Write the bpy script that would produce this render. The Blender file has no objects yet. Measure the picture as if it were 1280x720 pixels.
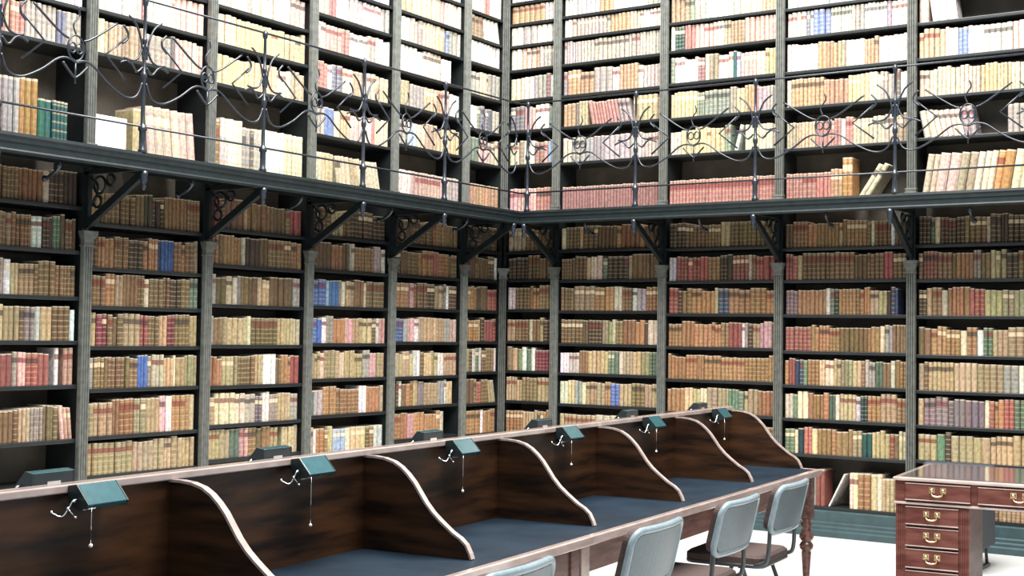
import bpy, bmesh, math, random, re
from mathutils import Vector, Matrix

random.seed(7)
PI = math.pi
scn = bpy.context.scene
COL = scn.collection

# ------------------------------------------------------------------ helpers
def link(o):
    COL.objects.link(o); return o

def tag(o, label=None, cat=None, group=None, kind=None):
    if label: o['label'] = label
    if cat: o['category'] = cat
    if group: o['group'] = group
    if kind: o['kind'] = kind
    return o

def empty(name, loc=(0, 0, 0), rz=0.0):
    o = bpy.data.objects.new(name, None); link(o)
    o.location = loc; o.rotation_euler = (0, 0, rz)
    o.empty_display_size = 0.1
    return o

def finish(name, bm, mat, parent=None, smooth=False, bevel=0.0, seg=2):
    me = bpy.data.meshes.new(name)
    bmesh.ops.recalc_face_normals(bm, faces=bm.faces)
    bm.to_mesh(me); bm.free()
    mats = mat if isinstance(mat, (list, tuple)) else [mat]
    for m in mats: me.materials.append(m)
    if smooth:
        for p in me.polygons: p.use_smooth = True
    o = bpy.data.objects.new(name, me); link(o)
    if parent: o.parent = parent
    if bevel:
        b = o.modifiers.new('bevel', 'BEVEL'); b.width = bevel; b.segments = seg; b.limit_method = 'ANGLE'
    return o

def copy_tree(o, parent=None):
    c = o.copy(); COL.objects.link(c)
    if parent: c.parent = parent
    for ch in list(o.children): copy_tree(ch, c)
    return c

def box(bm, x0, x1, y0, y1, z0, z1, mi=0, M=None):
    v = [bm.verts.new((x, y, z)) for z in (z0, z1) for y in (y0, y1) for x in (x0, x1)]
    if M is not None:
        for q in v: q.co = M @ q.co
    for f in ((0, 1, 3, 2), (4, 5, 7, 6), (0, 1, 5, 4), (2, 3, 7, 6), (0, 2, 6, 4), (1, 3, 7, 5)):
        bm.faces.new([v[i] for i in f]).material_index = mi

def prism(bm, pts, f, a, b, mi=0):
    """extrude the 2-D outline pts between a and b; f(p, t) gives the 3-D point"""
    A = [bm.verts.new(f(p, a)) for p in pts]; B = [bm.verts.new(f(p, b)) for p in pts]
    n = len(pts)
    bm.faces.new(A).material_index = mi; bm.faces.new(B[::-1]).material_index = mi
    for i in range(n):
        bm.faces.new((A[i], A[(i + 1) % n], B[(i + 1) % n], B[i])).material_index = mi

def tube(bm, pts, r, n=8, closed=False, mi=0, rs=None):
    pts = [Vector(p) for p in pts]; m = len(pts); rings = []
    up = None
    for i, p in enumerate(pts):
        if closed: t = pts[(i + 1) % m] - pts[i - 1]
        else: t = pts[min(i + 1, m - 1)] - pts[max(i - 1, 0)]
        t.normalize()
        if up is None:
            up = Vector((0, 0, 1)) if abs(t.z) < .9 else Vector((1, 0, 0))
        a = t.cross(up)
        if a.length < 1e-6: a = t.orthogonal()
        a.normalize(); b = a.cross(t).normalized(); up = b
        rr = rs[i] if rs else r
        rings.append([bm.verts.new(p + (a * math.cos(2 * PI * k / n) + b * math.sin(2 * PI * k / n)) * rr) for k in range(n)])
    rng = m if closed else m - 1
    for i in range(rng):
        A, B = rings[i], rings[(i + 1) % m]
        for k in range(n):
            f = bm.faces.new((A[k], A[(k + 1) % n], B[(k + 1) % n], B[k])); f.material_index = mi; f.smooth = True
    if not closed:
        bm.faces.new(rings[0][::-1]).material_index = mi; bm.faces.new(rings[-1]).material_index = mi

def smooth_path(pts, k=5):
    P = [Vector(p) for p in pts]; out = []
    for i in range(len(P) - 1):
        p0 = P[max(i - 1, 0)]; p1 = P[i]; p2 = P[i + 1]; p3 = P[min(i + 2, len(P) - 1)]
        for j in range(k):
            t = j / k
            out.append(.5 * ((2 * p1) + (p2 - p0) * t + (2 * p0 - 5 * p1 + 4 * p2 - p3) * t * t + (3 * p1 - p0 - 3 * p2 + p3) * t ** 3))
    out.append(P[-1]); return out

def lathe(bm, prof, c=(0, 0, 0), n=16, mi=0):
    """prof: (radius, z) pairs from bottom to top"""
    rings = []
    for r, z in prof:
        rings.append([bm.verts.new((c[0] + r * math.cos(2 * PI * k / n), c[1] + r * math.sin(2 * PI * k / n), c[2] + z)) for k in range(n)])
    for A, B in zip(rings, rings[1:]):
        for k in range(n):
            f = bm.faces.new((A[k], A[(k + 1) % n], B[(k + 1) % n], B[k])); f.material_index = mi; f.smooth = True
    bm.faces.new(rings[0][::-1]).material_index = mi; bm.faces.new(rings[-1]).material_index = mi

def ball(bm, c, r, n=10, mi=0):
    lathe(bm, [(max(r * math.sin(PI * i / 6), 1e-4), -r * math.cos(PI * i / 6)) for i in range(7)], c, n, mi)

# ---------------------------------------------------------------- materials
def mat(name, col, rough=.5, metal=0., var=0.15, scale=20., bump=0., coat=0., stretch=(1, 1, 1), col2=None, spec=.5):
    m = bpy.data.materials.new(name); m.use_nodes = True
    nt = m.node_tree; N = nt.nodes; L = nt.links
    b = N['Principled BSDF']
    b.inputs['Roughness'].default_value = rough; b.inputs['Metallic'].default_value = metal
    b.inputs['Specular IOR Level'].default_value = spec
    if coat: b.inputs['Coat Weight'].default_value = coat; b.inputs['Coat Roughness'].default_value = .12
    tc = N.new('ShaderNodeTexCoord'); mp = N.new('ShaderNodeMapping'); mp.inputs['Scale'].default_value = stretch
    L.new(tc.outputs['Object'], mp.inputs['Vector'])
    no = N.new('ShaderNodeTexNoise'); no.inputs['Scale'].default_value = scale; no.inputs['Detail'].default_value = 5
    L.new(mp.outputs['Vector'], no.inputs['Vector'])
    rp = N.new('ShaderNodeValToRGB')
    c2 = col2 or tuple(min(1, c * (1 + var)) for c in col)
    c1 = col if col2 else tuple(c * (1 - var) for c in col)
    rp.color_ramp.elements[0].position = .35; rp.color_ramp.elements[1].position = .65
    rp.color_ramp.elements[0].color = (*c1, 1); rp.color_ramp.elements[1].color = (*c2, 1)
    L.new(no.outputs['Fac'], rp.inputs['Fac']); L.new(rp.outputs['Color'], b.inputs['Base Color'])
    if bump:
        bp = N.new('ShaderNodeBump'); bp.inputs['Strength'].default_value = bump; bp.inputs['Distance'].default_value = .004
        L.new(no.outputs['Fac'], bp.inputs['Height']); L.new(bp.outputs['Normal'], b.inputs['Normal'])
    return m

M_shelf = mat('shelf_paint', (.011, .014, .015), .40, scale=14)
M_back = mat('shelf_back_board', (.075, .062, .047), .7, scale=6, var=.25)
M_col = mat('column_paint', (.122, .127, .114), .36, scale=25, var=.2)
M_iron = mat('gallery_iron_paint', (.009, .014, .0155), .42, scale=18, var=.2, spec=.28)
M_under = mat('gallery_underside_paint', (.010, .013, .014), .85, scale=12, spec=.08)
M_rail = mat('railing_iron_paint', (.016, .021, .030), .24, scale=30, var=.2)
M_plinth = mat('plinth_paint', (.030, .056, .062), .35, scale=12)
M_wall = mat('plaster', (.42, .40, .36), .8, scale=5)
M_wood = mat('dark_mahogany', (.010, .005, .003), .42, scale=3, stretch=(1, 1, 7), col2=(.058, .024, .010), coat=0., spec=.25)
M_trim = mat('polished_mahogany_edge', (.40, .31, .28), .2, scale=9, stretch=(1, 3, 3), coat=1.0)  # polished mahogany edges; base colour paled to carry the skylight's highlight
M_apron = mat('mahogany_apron', (.06, .022, .016), .3, scale=7, stretch=(1, 5, 7), col2=(.16, .068, .052), coat=.2)
M_lino = mat('blue_black_desk_covering', (.004, .009, .016), .5, scale=4, col2=(.008, .016, .026), spec=.12)
M_lamp = mat('teal_lamp_enamel', (.022, .080, .092), .2, scale=30, var=.1, coat=1.0)
M_lampin = mat('dark_lamp_inside', (.012, .02, .022), .4, scale=30)
M_chrome = mat('chrome', (.75, .75, .74), .12, 1.0, var=.05)
M_bead = mat('white_bead', (.85, .84, .8), .3, var=.03)
M_seat = mat('dark_brown_seat_fabric', (.045, .026, .022), .85, scale=120, var=.3, bump=.2)
M_seatd = mat('dark_slate_upholstery', (.022, .026, .036), .7, scale=60, var=.2)
M_chairback = mat('blue_grey_vinyl', (.062, .092, .108), .36, scale=60, var=.12, bump=.05)
M_chairrim = mat('pale_grey_rim', (.17, .22, .245), .25, scale=40, var=.08)
M_black = mat('black_tube', (.035, .04, .042), .3, scale=30)
M_ped = mat('red_mahogany', (.080, .027, .022), .34, scale=5, stretch=(1, 1, 5), col2=(.15, .058, .046), coat=0., spec=.06)
M_pedtop = mat('leather_under_glass_top', (.10, .085, .08), .07, scale=8, var=.2, coat=1.0, spec=.8)
M_brass = mat('brass', (.62, .47, .26), .28, 1.0, var=.1)
M_box = mat('white_card', (.80, .80, .80), .6, scale=8, var=.04)

def book_material():
    m = bpy.data.materials.new('old_book_bindings'); m.use_nodes = True
    nt = m.node_tree; N = nt.nodes; L = nt.links; b = N['Principled BSDF']
    b.inputs['Roughness'].default_value = .55
    at = N.new('ShaderNodeAttribute'); at.attribute_name = 'binding'
    uv = N.new('ShaderNodeUVMap'); sx = N.new('ShaderNodeSeparateXYZ'); L.new(uv.outputs['UV'], sx.inputs[0])
    def math_(op, a, b_=None, c=None):
        n = N.new('ShaderNodeMath'); n.operation = op
        for i, v in enumerate((a, b_, c)):
            if v is None: continue
            if isinstance(v, (int, float)): n.inputs[i].default_value = v
            else: L.new(v, n.inputs[i])
        return n.outputs[0]
    v = sx.outputs['Y']; st = at.outputs['Alpha']
    # raised bands with gilt lines
    fr = math_('FRACT', math_('MULTIPLY', v, 6.0))
    band = math_('MULTIPLY', math_('LESS_THAN', math_('ABSOLUTE', math_('SUBTRACT', fr, .5)), .10), math_('GREATER_THAN', st, .35))
    lab = math_('MULTIPLY', math_('LESS_THAN', math_('ABSOLUTE', math_('SUBTRACT', v, .76)), .075), math_('GREATER_THAN', st, .62))
    tc = N.new('ShaderNodeTexCoord'); no = N.new('ShaderNodeTexNoise'); no.inputs['Scale'].default_value = 42; no.inputs['Detail'].default_value = 6
    L.new(tc.outputs['Object'], no.inputs['Vector'])
    hs = N.new('ShaderNodeMixRGB'); hs.blend_type = 'MULTIPLY'; hs.inputs['Fac'].default_value = .75
    rp = N.new('ShaderNodeValToRGB'); rp.color_ramp.elements[0].position = .3; rp.color_ramp.elements[1].position = .7
    rp.color_ramp.elements[0].color = (.48, .44, .40, 1); rp.color_ramp.elements[1].color = (1.3, 1.27, 1.22, 1)
    L.new(no.outputs['Fac'], rp.inputs['Fac'])
    L.new(at.outputs['Color'], hs.inputs['Color1']); L.new(rp.outputs['Color'], hs.inputs['Color2'])
    m1 = N.new('ShaderNodeMixRGB'); m1.inputs['Color2'].default_value = (.50, .36, .17, 1)
    L.new(math_('MULTIPLY', band, .42), m1.inputs['Fac']); L.new(hs.outputs['Color'], m1.inputs['Color1'])
    lc = N.new('ShaderNodeValToRGB'); lc.color_ramp.interpolation = 'CONSTANT'
    e = lc.color_ramp.elements; e[0].position = 0; e[0].color = (.16, .03, .025, 1); e[1].position = .76; e[1].color = (.04, .03, .025, 1)
    n = e.new(.88); n.color = (.62, .50, .33, 1)
    L.new(st, lc.inputs['Fac'])
    m2 = N.new('ShaderNodeMixRGB'); L.new(math_('MULTIPLY', lab, .8), m2.inputs['Fac'])
    L.new(m1.outputs['Color'], m2.inputs['Color1']); L.new(lc.outputs['Color'], m2.inputs['Color2'])
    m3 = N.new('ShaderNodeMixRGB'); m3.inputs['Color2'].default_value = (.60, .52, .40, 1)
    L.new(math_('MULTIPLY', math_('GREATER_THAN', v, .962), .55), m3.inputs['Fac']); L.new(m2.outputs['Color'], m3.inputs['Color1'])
    L.new(m3.outputs['Color'], b.inputs['Base Color'])
    return m
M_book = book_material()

def floor_material():
    m = mat('pale_marble_floor', (.52, .515, .50), .30, scale=3, var=.04)
    return m
M_floor = floor_material()

# ---------------------------------------------------------------- camera
CAM = Vector((6.951, -10.273, 1.556)); FPX = 1659.65
yaw, pit, rol = map(math.radians, (-33.656, 2.046, .829))
fw = Vector((math.sin(yaw) * math.cos(pit), math.cos(yaw) * math.cos(pit), math.sin(pit)))
r0 = Vector((math.cos(yaw), -math.sin(yaw), 0)); u0 = r0.cross(fw)
rt = r0 * math.cos(rol) + u0 * math.sin(rol); up = -r0 * math.sin(rol) + u0 * math.cos(rol)
cd = bpy.data.cameras.new('camera'); cam = bpy.data.objects.new('camera', cd); link(cam)
cd.sensor_width = 36; cd.lens = FPX / 1280 * 36; cd.clip_end = 100
cam.matrix_world = Matrix(((rt.x, up.x, -fw.x, CAM.x), (rt.y, up.y, -fw.y, CAM.y), (rt.z, up.z, -fw.z, CAM.z), (0, 0, 0, 1)))
scn.camera = cam

def px(P):                       # only used to rank books by how large they show
    d = Vector(P) - CAM; w = d.dot(fw)
    return 640 + FPX * d.dot(rt) / w, 360 - FPX * d.dot(up) / w

# ---------------------------------------------------------------- the room
H_ROOM = 5.3
def struct(name, bm, m, label=None):
    o = finish(name, bm, m); tag(o, label, kind='structure'); return o
bm = bmesh.new(); box(bm, -.45, 9.5, -13, .45, -.1, 0); struct('floor', bm, M_floor, 'pale marble floor, almost white in the daylight')
bm = bmesh.new(); box(bm, -.45, -.33, -9.0, .45, 0, H_ROOM); struct('wall_left', bm, M_wall, 'plaster wall behind the left bookcases')
bm = bmesh.new(); box(bm, -.33, 7.5, .33, .45, 0, H_ROOM); struct('wall_back', bm, M_wall, 'plaster wall behind the right-hand bookcases')

# wall frames: t runs left to right as seen from the room, d comes out of the wall
def fA(t, d, z): return Vector((d, t, z))
def fB(t, d, z): return Vector((t, -d, z))
FR = {'A': fA, 'B': fB}
WN = {'A': 'left', 'B': 'right'}
TA = [-5.79, -4.752, -3.717, -2.669, -1.653, -.637, 0.0]
TB = [0.0, .587, 1.678, 2.745, 3.833, 4.92]
ORD = ['', '1st', '2nd', '3rd', '4th', '5th', '6th', '7th', '8th', '9th', '10th', '11th', '12th', '13th', '14th', '15th', '16th', '17th', '18th', '19th', '20th']
def od(n):
    if n < len(ORD): return ORD[n]
    s = str(n)
    return s + ('th' if s[-2:] in ('11', '12', '13') else {'1': 'st', '2': 'nd', '3': 'rd'}.get(s[-1], 'th'))
BAYS = {}      # code -> wall, t0, t1, bay ordinal from corner
for i in range(6): BAYS['A%d' % i] = ('A', TA[i], TA[i + 1], 6 - i)
for i in range(5): BAYS['B%d' % (5 - i)] = ('B', TB[i], TB[i + 1], i + 1)

def zz(k): return k * 1.05 + 1.556
LOW = {  # shelf heights below the gallery, top to bottom
 'A0': [.744, .475, .196, -.07, -.334, -.66, -.92], 'A1': [.656, .382, .147, -.101, -.363, -.653, -.892],
 'A2': [.70, .456, .185, -.091, -.368, -.631, -.863], 'A3': [.728, .474, .201, -.077, -.34, -.61, -.907],
 'A4': [.731, .478, .212, -.062, -.342, -.581, -.841], 'A5': [.74, .485, .217, -.054, -.318, -.591, -.852],
 'B5': [.745, .498, .232, -.048, -.307, -.572, -.85], 'B4': [.748, .487, .221, -.06, -.313, -.578, -.86],
 'B3': [.736, .466, .201, -.069, -.334, -.60, -.87], 'B2': [.711, .463, .195, -.086, -.349, -.607, -.876],
 'B1': [.714, .457, .19, -.097, -.358, -.612, -.867]}
UPP = {  # shelves above the gallery floor, bottom to top
 'A0': [1.705, 1.955, 2.21, 2.46], 'A1': [1.707, 1.973, 2.22, 2.46], 'A2': [1.684, 1.959, 2.218, 2.46],
 'A3': [1.474, 1.82, 2.111, 2.376, 2.60], 'A4': [1.525, 1.842, 2.117, 2.364, 2.603, 2.83],
 'A5': [1.505, 1.791, 2.088, 2.367, 2.588, 2.814], 'B5': [1.515, 1.82, 2.094, 2.365, 2.583, 2.779, 2.97],
 'B4': [1.506, 1.816, 2.091, 2.365, 2.597, 2.785, 2.97], 'B3': [1.505, 1.811, 2.098, 2.37, 2.604, 2.83],
 'B2': [1.491, 1.816, 2.095, 2.365, 2.595, 2.80], 'B1': [1.501, 1.809, 2.095, 2.36, 2.60]}
Z7 = .225          # bottom shelf = top of the plinth
ZG = 2.64          # gallery floor
SH = .026          # shelf thickness
ZTOP = {}

def boxw(bm, F, t0, t1, d0, d1, z0, z1):
    v = [bm.verts.new(F(t, d, z)) for z in (z0, z1) for d in (d0, d1) for t in (t0, t1)]
    for f in ((0, 1, 3, 2), (4, 5, 7, 6), (0, 1, 5, 4), (2, 3, 7, 6), (0, 2, 6, 4), (1, 3, 7, 5)): bm.faces.new([v[i] for i in f])

def bookcase(code):
    w, t0, t1, k = BAYS[code]; F = FR[w]
    side = WN[w] + '-wall'
    a0, a1 = t0 + .003, t1 - .003
    if code == 'A5': a1 = -.012
    if code == 'B5': a0 = .012
    for up_ in (False, True):
        if up_:
            zs = [zz(q) for q in UPP[code]]; zb = ZG + .02; zt = zs[-1] + .26; ztop = H_ROOM - .3
        else:
            zs = [zz(q) for q in LOW[code]]; zb = 0; ztop = ZG - .002
        root = empty('bookcase', F((t0 + t1) / 2, 0, zb))
        tag(root, 'dark painted bookcase bay %s the gallery, %s from the corner on the %s wall' % ('above' if up_ else 'below', od(k), WN[w]), 'bookcase',
            'bookcase bays %s the gallery' % ('above' if up_ else 'below'))
        L = root.location
        def F2(t, d, z): return F(t, d, z) - L
        b = bmesh.new(); boxw(b, F2, a0, a1, -.315, -.30, zb, ztop); finish('back_panel', b, M_back, root)
        for (p0, p1) in ((a0, a0 + .022), (a1 - .022, a1)):
            b = bmesh.new(); boxw(b, F2, p0, p1, -.30, 0, zb if up_ else Z7 - .02, ztop); finish('side_panel', b, M_shelf, root)
        for z in zs:
            b = bmesh.new(); boxw(b, F2, a0 + .022, a1 - .022, -.30, .0, z - SH, z)
            finish('shelf', b, M_shelf, root, bevel=.004)
        if up_:
            b = bmesh.new(); boxw(b, F2, a0 + .022, a1 - .022, -.30, 0, ztop - .03, ztop); finish('cornice', b, M_shelf, root)
        else:
            b = bmesh.new()
            boxw(b, F2, a0 + .022, a1 - .022, -.30, 0, Z7 - SH, Z7); finish('shelf', b, M_shelf, root)
            b = bmesh.new()
            prof = [(-.29, 0), (-.29, Z7 - SH), (.03, Z7 - SH), (.045, Z7 - .035), (.045, .115), (.065, .105), (.065, .085), (.085, .075), (.085, .055), (.105, .045), (.105, 0)]
            e0 = a0; e1 = a1
            if code == 'A5': e1 = -.11
            if code == 'B5': e0 = .0
            prism(b, prof, lambda p, t: F2(t, p[0], p[1]), e0, e1)
            finish('plinth', b, M_plinth, root)
for c in BAYS: bookcase(c)

# ---------------------------------------------------------------- columns
def column(w, t, idx, upper):
    F = FR[w]; z0 = ZG + .012 if upper else .228
    root = empty('iron_column', F(t, .0, z0), 0 if w == 'B' else PI / 2)
    L = root.location
    z1 = (H_ROOM - .3 - z0) if upper else (2.18 - z0)
    corner = (t == 0)
    if corner: where = 'in the corner where the two walls meet'
    else:
        n = (6 - idx) if w == 'A' else idx
        where = 'right of the %s bay' % od(n) if w == 'B' else 'left of the %s bay' % od(n)
        where += ' from the corner on the %s wall' % WN[w]
    tag(root, ('pale grey fluted column above the gallery ' if upper else 'dark grey fluted column below the gallery ') + where, 'column',
        'fluted columns %s the gallery' % ('above' if upper else 'below'))
    # local: +y is into the wall, -y out to the room
    off = Vector((0, 0, 0))
    hw = .036
    prof = []
    nfl = 4
    pts = [(-hw, .0), (-hw, -.012)]
    for i in range(nfl):
        x0 = -hw + 2 * hw * i / nfl; x1 = -hw + 2 * hw * (i + 1) / nfl; wd = x1 - x0
        pts += [(x0 + .12 * wd, -.030), (x0 + .30 * wd, -.036), (x0 + .5 * wd, -.038), (x0 + .70 * wd, -.036), (x0 + .88 * wd, -.030)]
        if i < nfl - 1: pts.append((x1, -.020))
    pts += [(hw, -.012), (hw, .0)]
    R = Matrix.Rotation(PI / 4 if w == 'A' else -PI / 4, 4, 'Z') if corner else Matrix.Identity(4)
    if corner: R = Matrix.Rotation(PI / 4 - (PI / 2 if w == 'A' else 0), 4, 'Z')
    def G(p, z): return R @ Vector((p[0], p[1] - .004, z))
    b = bmesh.new(); prism(b, pts, G, .09, z1 - .10); finish('shaft', b, M_col, root)
    b = bmesh.new()
    for (h0, h1, s) in ((0, .06, .010), (.06, .075, .004), (.075, .09, .007)):
        prism(b, [(-hw - s, .0), (-hw - s, -.036 - s), (hw + s, -.036 - s), (hw + s, .0)], G, h0, h1)
    finish('base', b, M_col, root)
    b = bmesh.new()
    for (h0, h1, s) in ((-.10, -.088, .008), (-.088, -.05, .001), (-.05, -.035, .008), (-.035, -.018, .014), (-.018, 0, .02)):
        prism(b, [(-hw - s, .0), (-hw - s, -.036 - s), (hw + s, -.036 - s), (hw + s, .0)], G, z1 + h0, z1 + h1)
    finish('capital', b, M_col, root)
for i, t in enumerate(TA[:-1]):
    for u in (False, True): column('A', t, i, u)
for i, t in enumerate(TB):
    for u in (False, True): column('B', t, i, u)

# ---------------------------------------------------------------- gallery
GD = .535
def gallery(w):
    F = FR[w]
    t0, t1 = (-6.4, -.0) if w == 'A' else (GD, 5.6)
    root = empty('gallery_walkway', F((t0 + t1) / 2, .27, ZG - .12))
    tag(root, 'dark iron gallery walkway running along the %s wall above the lower bookcases' % WN[w], 'gallery', 'gallery walkways')
    L = root.location.copy()
    def F2(t, d, z): return F(t, d, z) - L
    b = bmesh.new(); boxw(b, F2, t0, t1, .002, GD, ZG - .022, ZG); finish('deck', b, M_under, root)
    # moulded fascia; mitred where the two walkways meet
    prof = [(GD, ZG + .006), (GD + .03, ZG + .006), (GD + .034, ZG - .012), (GD + .026, ZG - .02), (GD + .026, ZG - .045), (GD + .018, ZG - .052), (GD + .018, ZG - .085), (GD + .026, ZG - .095), (GD + .02, ZG - .108), (GD, ZG - .108)]
    def Fm(p, t):
        if w == 'A' and t > -1: t = -p[0]
        if w == 'B' and t < 1: t = p[0]
        return F2(t, p[0], p[1])
    b = bmesh.new(); prism(b, prof, Fm, -6.4 if w == 'A' else GD, -GD if w == 'A' else 5.6); finish('fascia', b, M_iron, root)
    for d in (.09, .20, .31, .42):
        b = bmesh.new(); boxw(b, F2, t0 if w == 'A' else max(t0, .56), t1 if w == 'B' else -.56, d - .016, d + .016, ZG - .062, ZG - .022)
        finish('joist', b, M_under, root)
    posts = [t for t in (TA if w == 'A' else TB) if abs(t) > .3]
    for t in posts:
        br = bmesh.new(); th = .016
        # strut from the capital out to the edge
        def E(p, s): return F2(t + s, p[0], p[1])
        prism(br, [(.035, 2.20), (.035, 2.255), (GD - .03, ZG - .105), (GD + .005, ZG - .108), (GD - .0, ZG - .145)], E, -th, th)
        prism(br, [(.0, ZG - .062), (.0, ZG - .10), (GD, ZG - .10), (GD, ZG - .062)], E, -th, th)
        prism(br, [(.0, 2.20), (.0, ZG - .08), (.04, ZG - .08), (.04, 2.20)], E, -th, th)
        B_ = finish('bracket', br, M_iron, root)
        sc = bmesh.new()
        for (c, z, r) in ((.13, ZG - .17, .055), (.235, ZG - .145, .034), (.11, ZG - .275, .036)):
            pts = [F2(t, c + r * math.cos(a * PI / 8), z + r * math.sin(a * PI / 8)) for a in range(16)]
            tube(sc, pts, .009, 6, True)
        sp = smooth_path([F2(t, .05, ZG - .12), F2(t, .11, ZG - .17), F2(t, .10, ZG - .24), F2(t, .06, ZG - .30)], 4); tube(sc, sp, .008, 6)
        finish('scroll', sc, M_iron, B_)
        pd = bmesh.new(); q = F2(t, GD + .005, 0)
        lathe(pd, [(.004, ZG - .225), (.012, ZG - .215), (.016, ZG - .20), (.010, ZG - .188), (.018, ZG - .18), (.022, ZG - .165), (.02, ZG - .14), (.024, ZG - .13), (.024, ZG - .105)], tuple(q), 12)
        finish('pendant', pd, M_rail, root)
    mids = [(a + b_) / 2 for a, b_ in zip(posts, posts[1:])]
    for t in mids:
        hk = bmesh.new()
        tube(hk, smooth_path([F2(t, .40, ZG - .05), F2(t, .41, ZG - .12), F2(t + .0, .36, ZG - .165), F2(t, .29, ZG - .19)], 4), .012, 8)
        ball(hk, F2(t, .275, ZG - .192), .02); ball(hk, F2(t, .405, ZG - .12), .017)
        finish('hook', hk, M_rail, root)
gallery('A'); gallery('B')

# ---------------------------------------------------------------- railing
def pole_mesh(F2, t, d):
    b = bmesh.new(); c = F2(t, d, 0)
    lathe(b, [(.026, ZG + .006), (.026, ZG + .02), (.02, ZG + .03), (.02, ZG + .135), (.028, ZG + .145), (.028, ZG + .158), (.022, ZG + .168), (.018, ZG + .175), (.0135, ZG + .185),
              (.0125, 3.09), (.018, 3.10), (.021, 3.118), (.018, 3.136), (.0125, 3.145), (.0115, 3.32), (.017, 3.33), (.017, 3.345), (.011, 3.355),
              (.010, 3.55), (.016, 3.56), (.019, 3.58), (.016, 3.60), (.006, 3.612)], tuple(c), 12)
    return b
CURVES = [  # (offset along the rail from the centre of the panel, height), drawn for one half and mirrored
 [(-.505, 3.075), (-.46, 2.985), (-.37, 2.968), (-.24, 3.03), (-.13, 3.11), (-.06, 3.128), (0, 3.112)],
 [(-.505, 3.17), (-.46, 3.135), (-.42, 3.175), (-.385, 3.19), (-.33, 3.17)],
 [(-.51, 3.31), (-.47, 3.225), (-.42, 3.198), (-.36, 3.205)],
 [(-.30, 3.40), (-.182, 3.315), (-.10, 3.262), (-.055, 3.245)],
 [(-.505, 3.22), (-.49, 3.33), (-.45, 3.42), (-.39, 3.47)],
 [(-.35, 3.40), (-.385, 3.36), (-.38, 3.32), (-.345, 3.29)],
 [(-.09, 3.10), (-.035, 3.045), (0, 3.02)],
]
ZIG = [(-.367, 3.321), (-.218, 3.196), (-.372, 3.068)]
def railing(w):
    F = FR[w]; d = GD + .012
    poles = [-5.80, -4.778, -3.735, -2.685, -1.665] if w == 'A' else [1.692, 2.760, 3.87, 4.93]
    cor = -.60 if w == 'A' else .62
    root = empty('gallery_railing', F(-3.2 if w == 'A' else 2.8, d, ZG + .006))
    tag(root, 'wrought iron scrollwork railing on the edge of the %s-wall gallery' % WN[w], 'railing', 'gallery railings')
    L = root.location.copy()
    def F2(t, dd, z): return F(t, dd, z) - L
    for t in poles: finish('pole', pole_mesh(F2, t, d), M_rail, root)
    if w == 'B': finish('pole', pole_mesh(F2, cor, d), M_rail, root)
    ends = (-6.4, -.547) if w == 'A' else (.547, 5.6)
    for (z, r, nm) in ((3.593, .0075, 'top_rail'), (2.806, .007, 'lower_rail')):
        b = bmesh.new(); tube(b, [F2(ends[0], d, z), F2(ends[1], d, z)], r, 8); finish(nm, b, M_rail, root)
    seq = poles + [cor] if w == 'A' else [cor] + poles
    for a, c in zip(seq, seq[1:]):
        m = (a + c) / 2; k = (c - a) / 1.04
        b = bmesh.new()
        for s in (-1, 1):
            for cu in CURVES:
                tube(b, smooth_path([F2(m + s * p[0] * k, d + .004, p[1]) for p in cu], 5), .0072, 6)
            tube(b, [F2(m + s * p[0] * k, d + .004, p[1]) for p in ZIG], .0072, 6)
        finish('scrollwork', b, M_rail, root)
        b = bmesh.new()
        for cu in ([(m + .058 * k * math.cos(i * PI / 10), 3.195 + .075 * math.sin(i * PI / 10)) for i in range(20)],
                   [(m - .024 * k + .024 * k * math.cos(i * PI / 6), 3.195 + .03 * math.sin(i * PI / 6)) for i in range(12)],
                   [(m + .026 * k + .024 * k * math.cos(i * PI / 6), 3.195 + .03 * math.sin(i * PI / 6)) for i in range(12)]):
            tube(b, [F2(p[0], d + .004, p[1]) for p in cu], .006, 6, True)
        tube(b, smooth_path([F2(m, d + .004, 3.27), F2(m - .02, d + .004, 3.33), F2(m + .02, d + .004, 3.39), F2(m + .01, d + .004, 3.44)], 4), .0055, 6)
        tube(b, [F2(m, d + .004, 3.12), F2(m, d + .004, 2.985)], .006, 6)
        finish('ring', b, M_rail, root)
railing('A'); railing('B')

# ---------------------------------------------------------------- books
PAL = {'br': (.205, .128, .055), 'db': (.085, .055, .035), 'or': (.38, .19, .072), 'tn': (.46, .34, .18), 'cr': (.70, .59, .42), 'wh': (.82, .79, .74),
       'rd': (.38, .10, .085), 'mr': (.19, .03, .055), 'pk': (.66, .36, .34), 'bl': (.07, .17, .48), 'lb': (.33, .52, .70), 'nv': (.045, .07, .15),
       'gr': (.12, .20, .13), 'te': (.016, .075, .068), 'gy': (.36, .32, .30), 'bk': (.03, .03, .03), 'ol': (.33, .30, .15), 'yl': (.60, .45, .21), 'pp': (.22, .155, .19)}
ADJ = {'br': 'brown', 'db': 'dark brown', 'or': 'orange-brown', 'tn': 'tan', 'cr': 'cream', 'wh': 'whitish', 'rd': 'red', 'mr': 'maroon', 'pk': 'pink', 'bl': 'blue', 'lb': 'pale blue',
       'nv': 'navy', 'gr': 'green', 'te': 'teal', 'gy': 'grey', 'bk': 'black', 'ol': 'olive', 'yl': 'yellow', 'pp': 'purple'}
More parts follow.
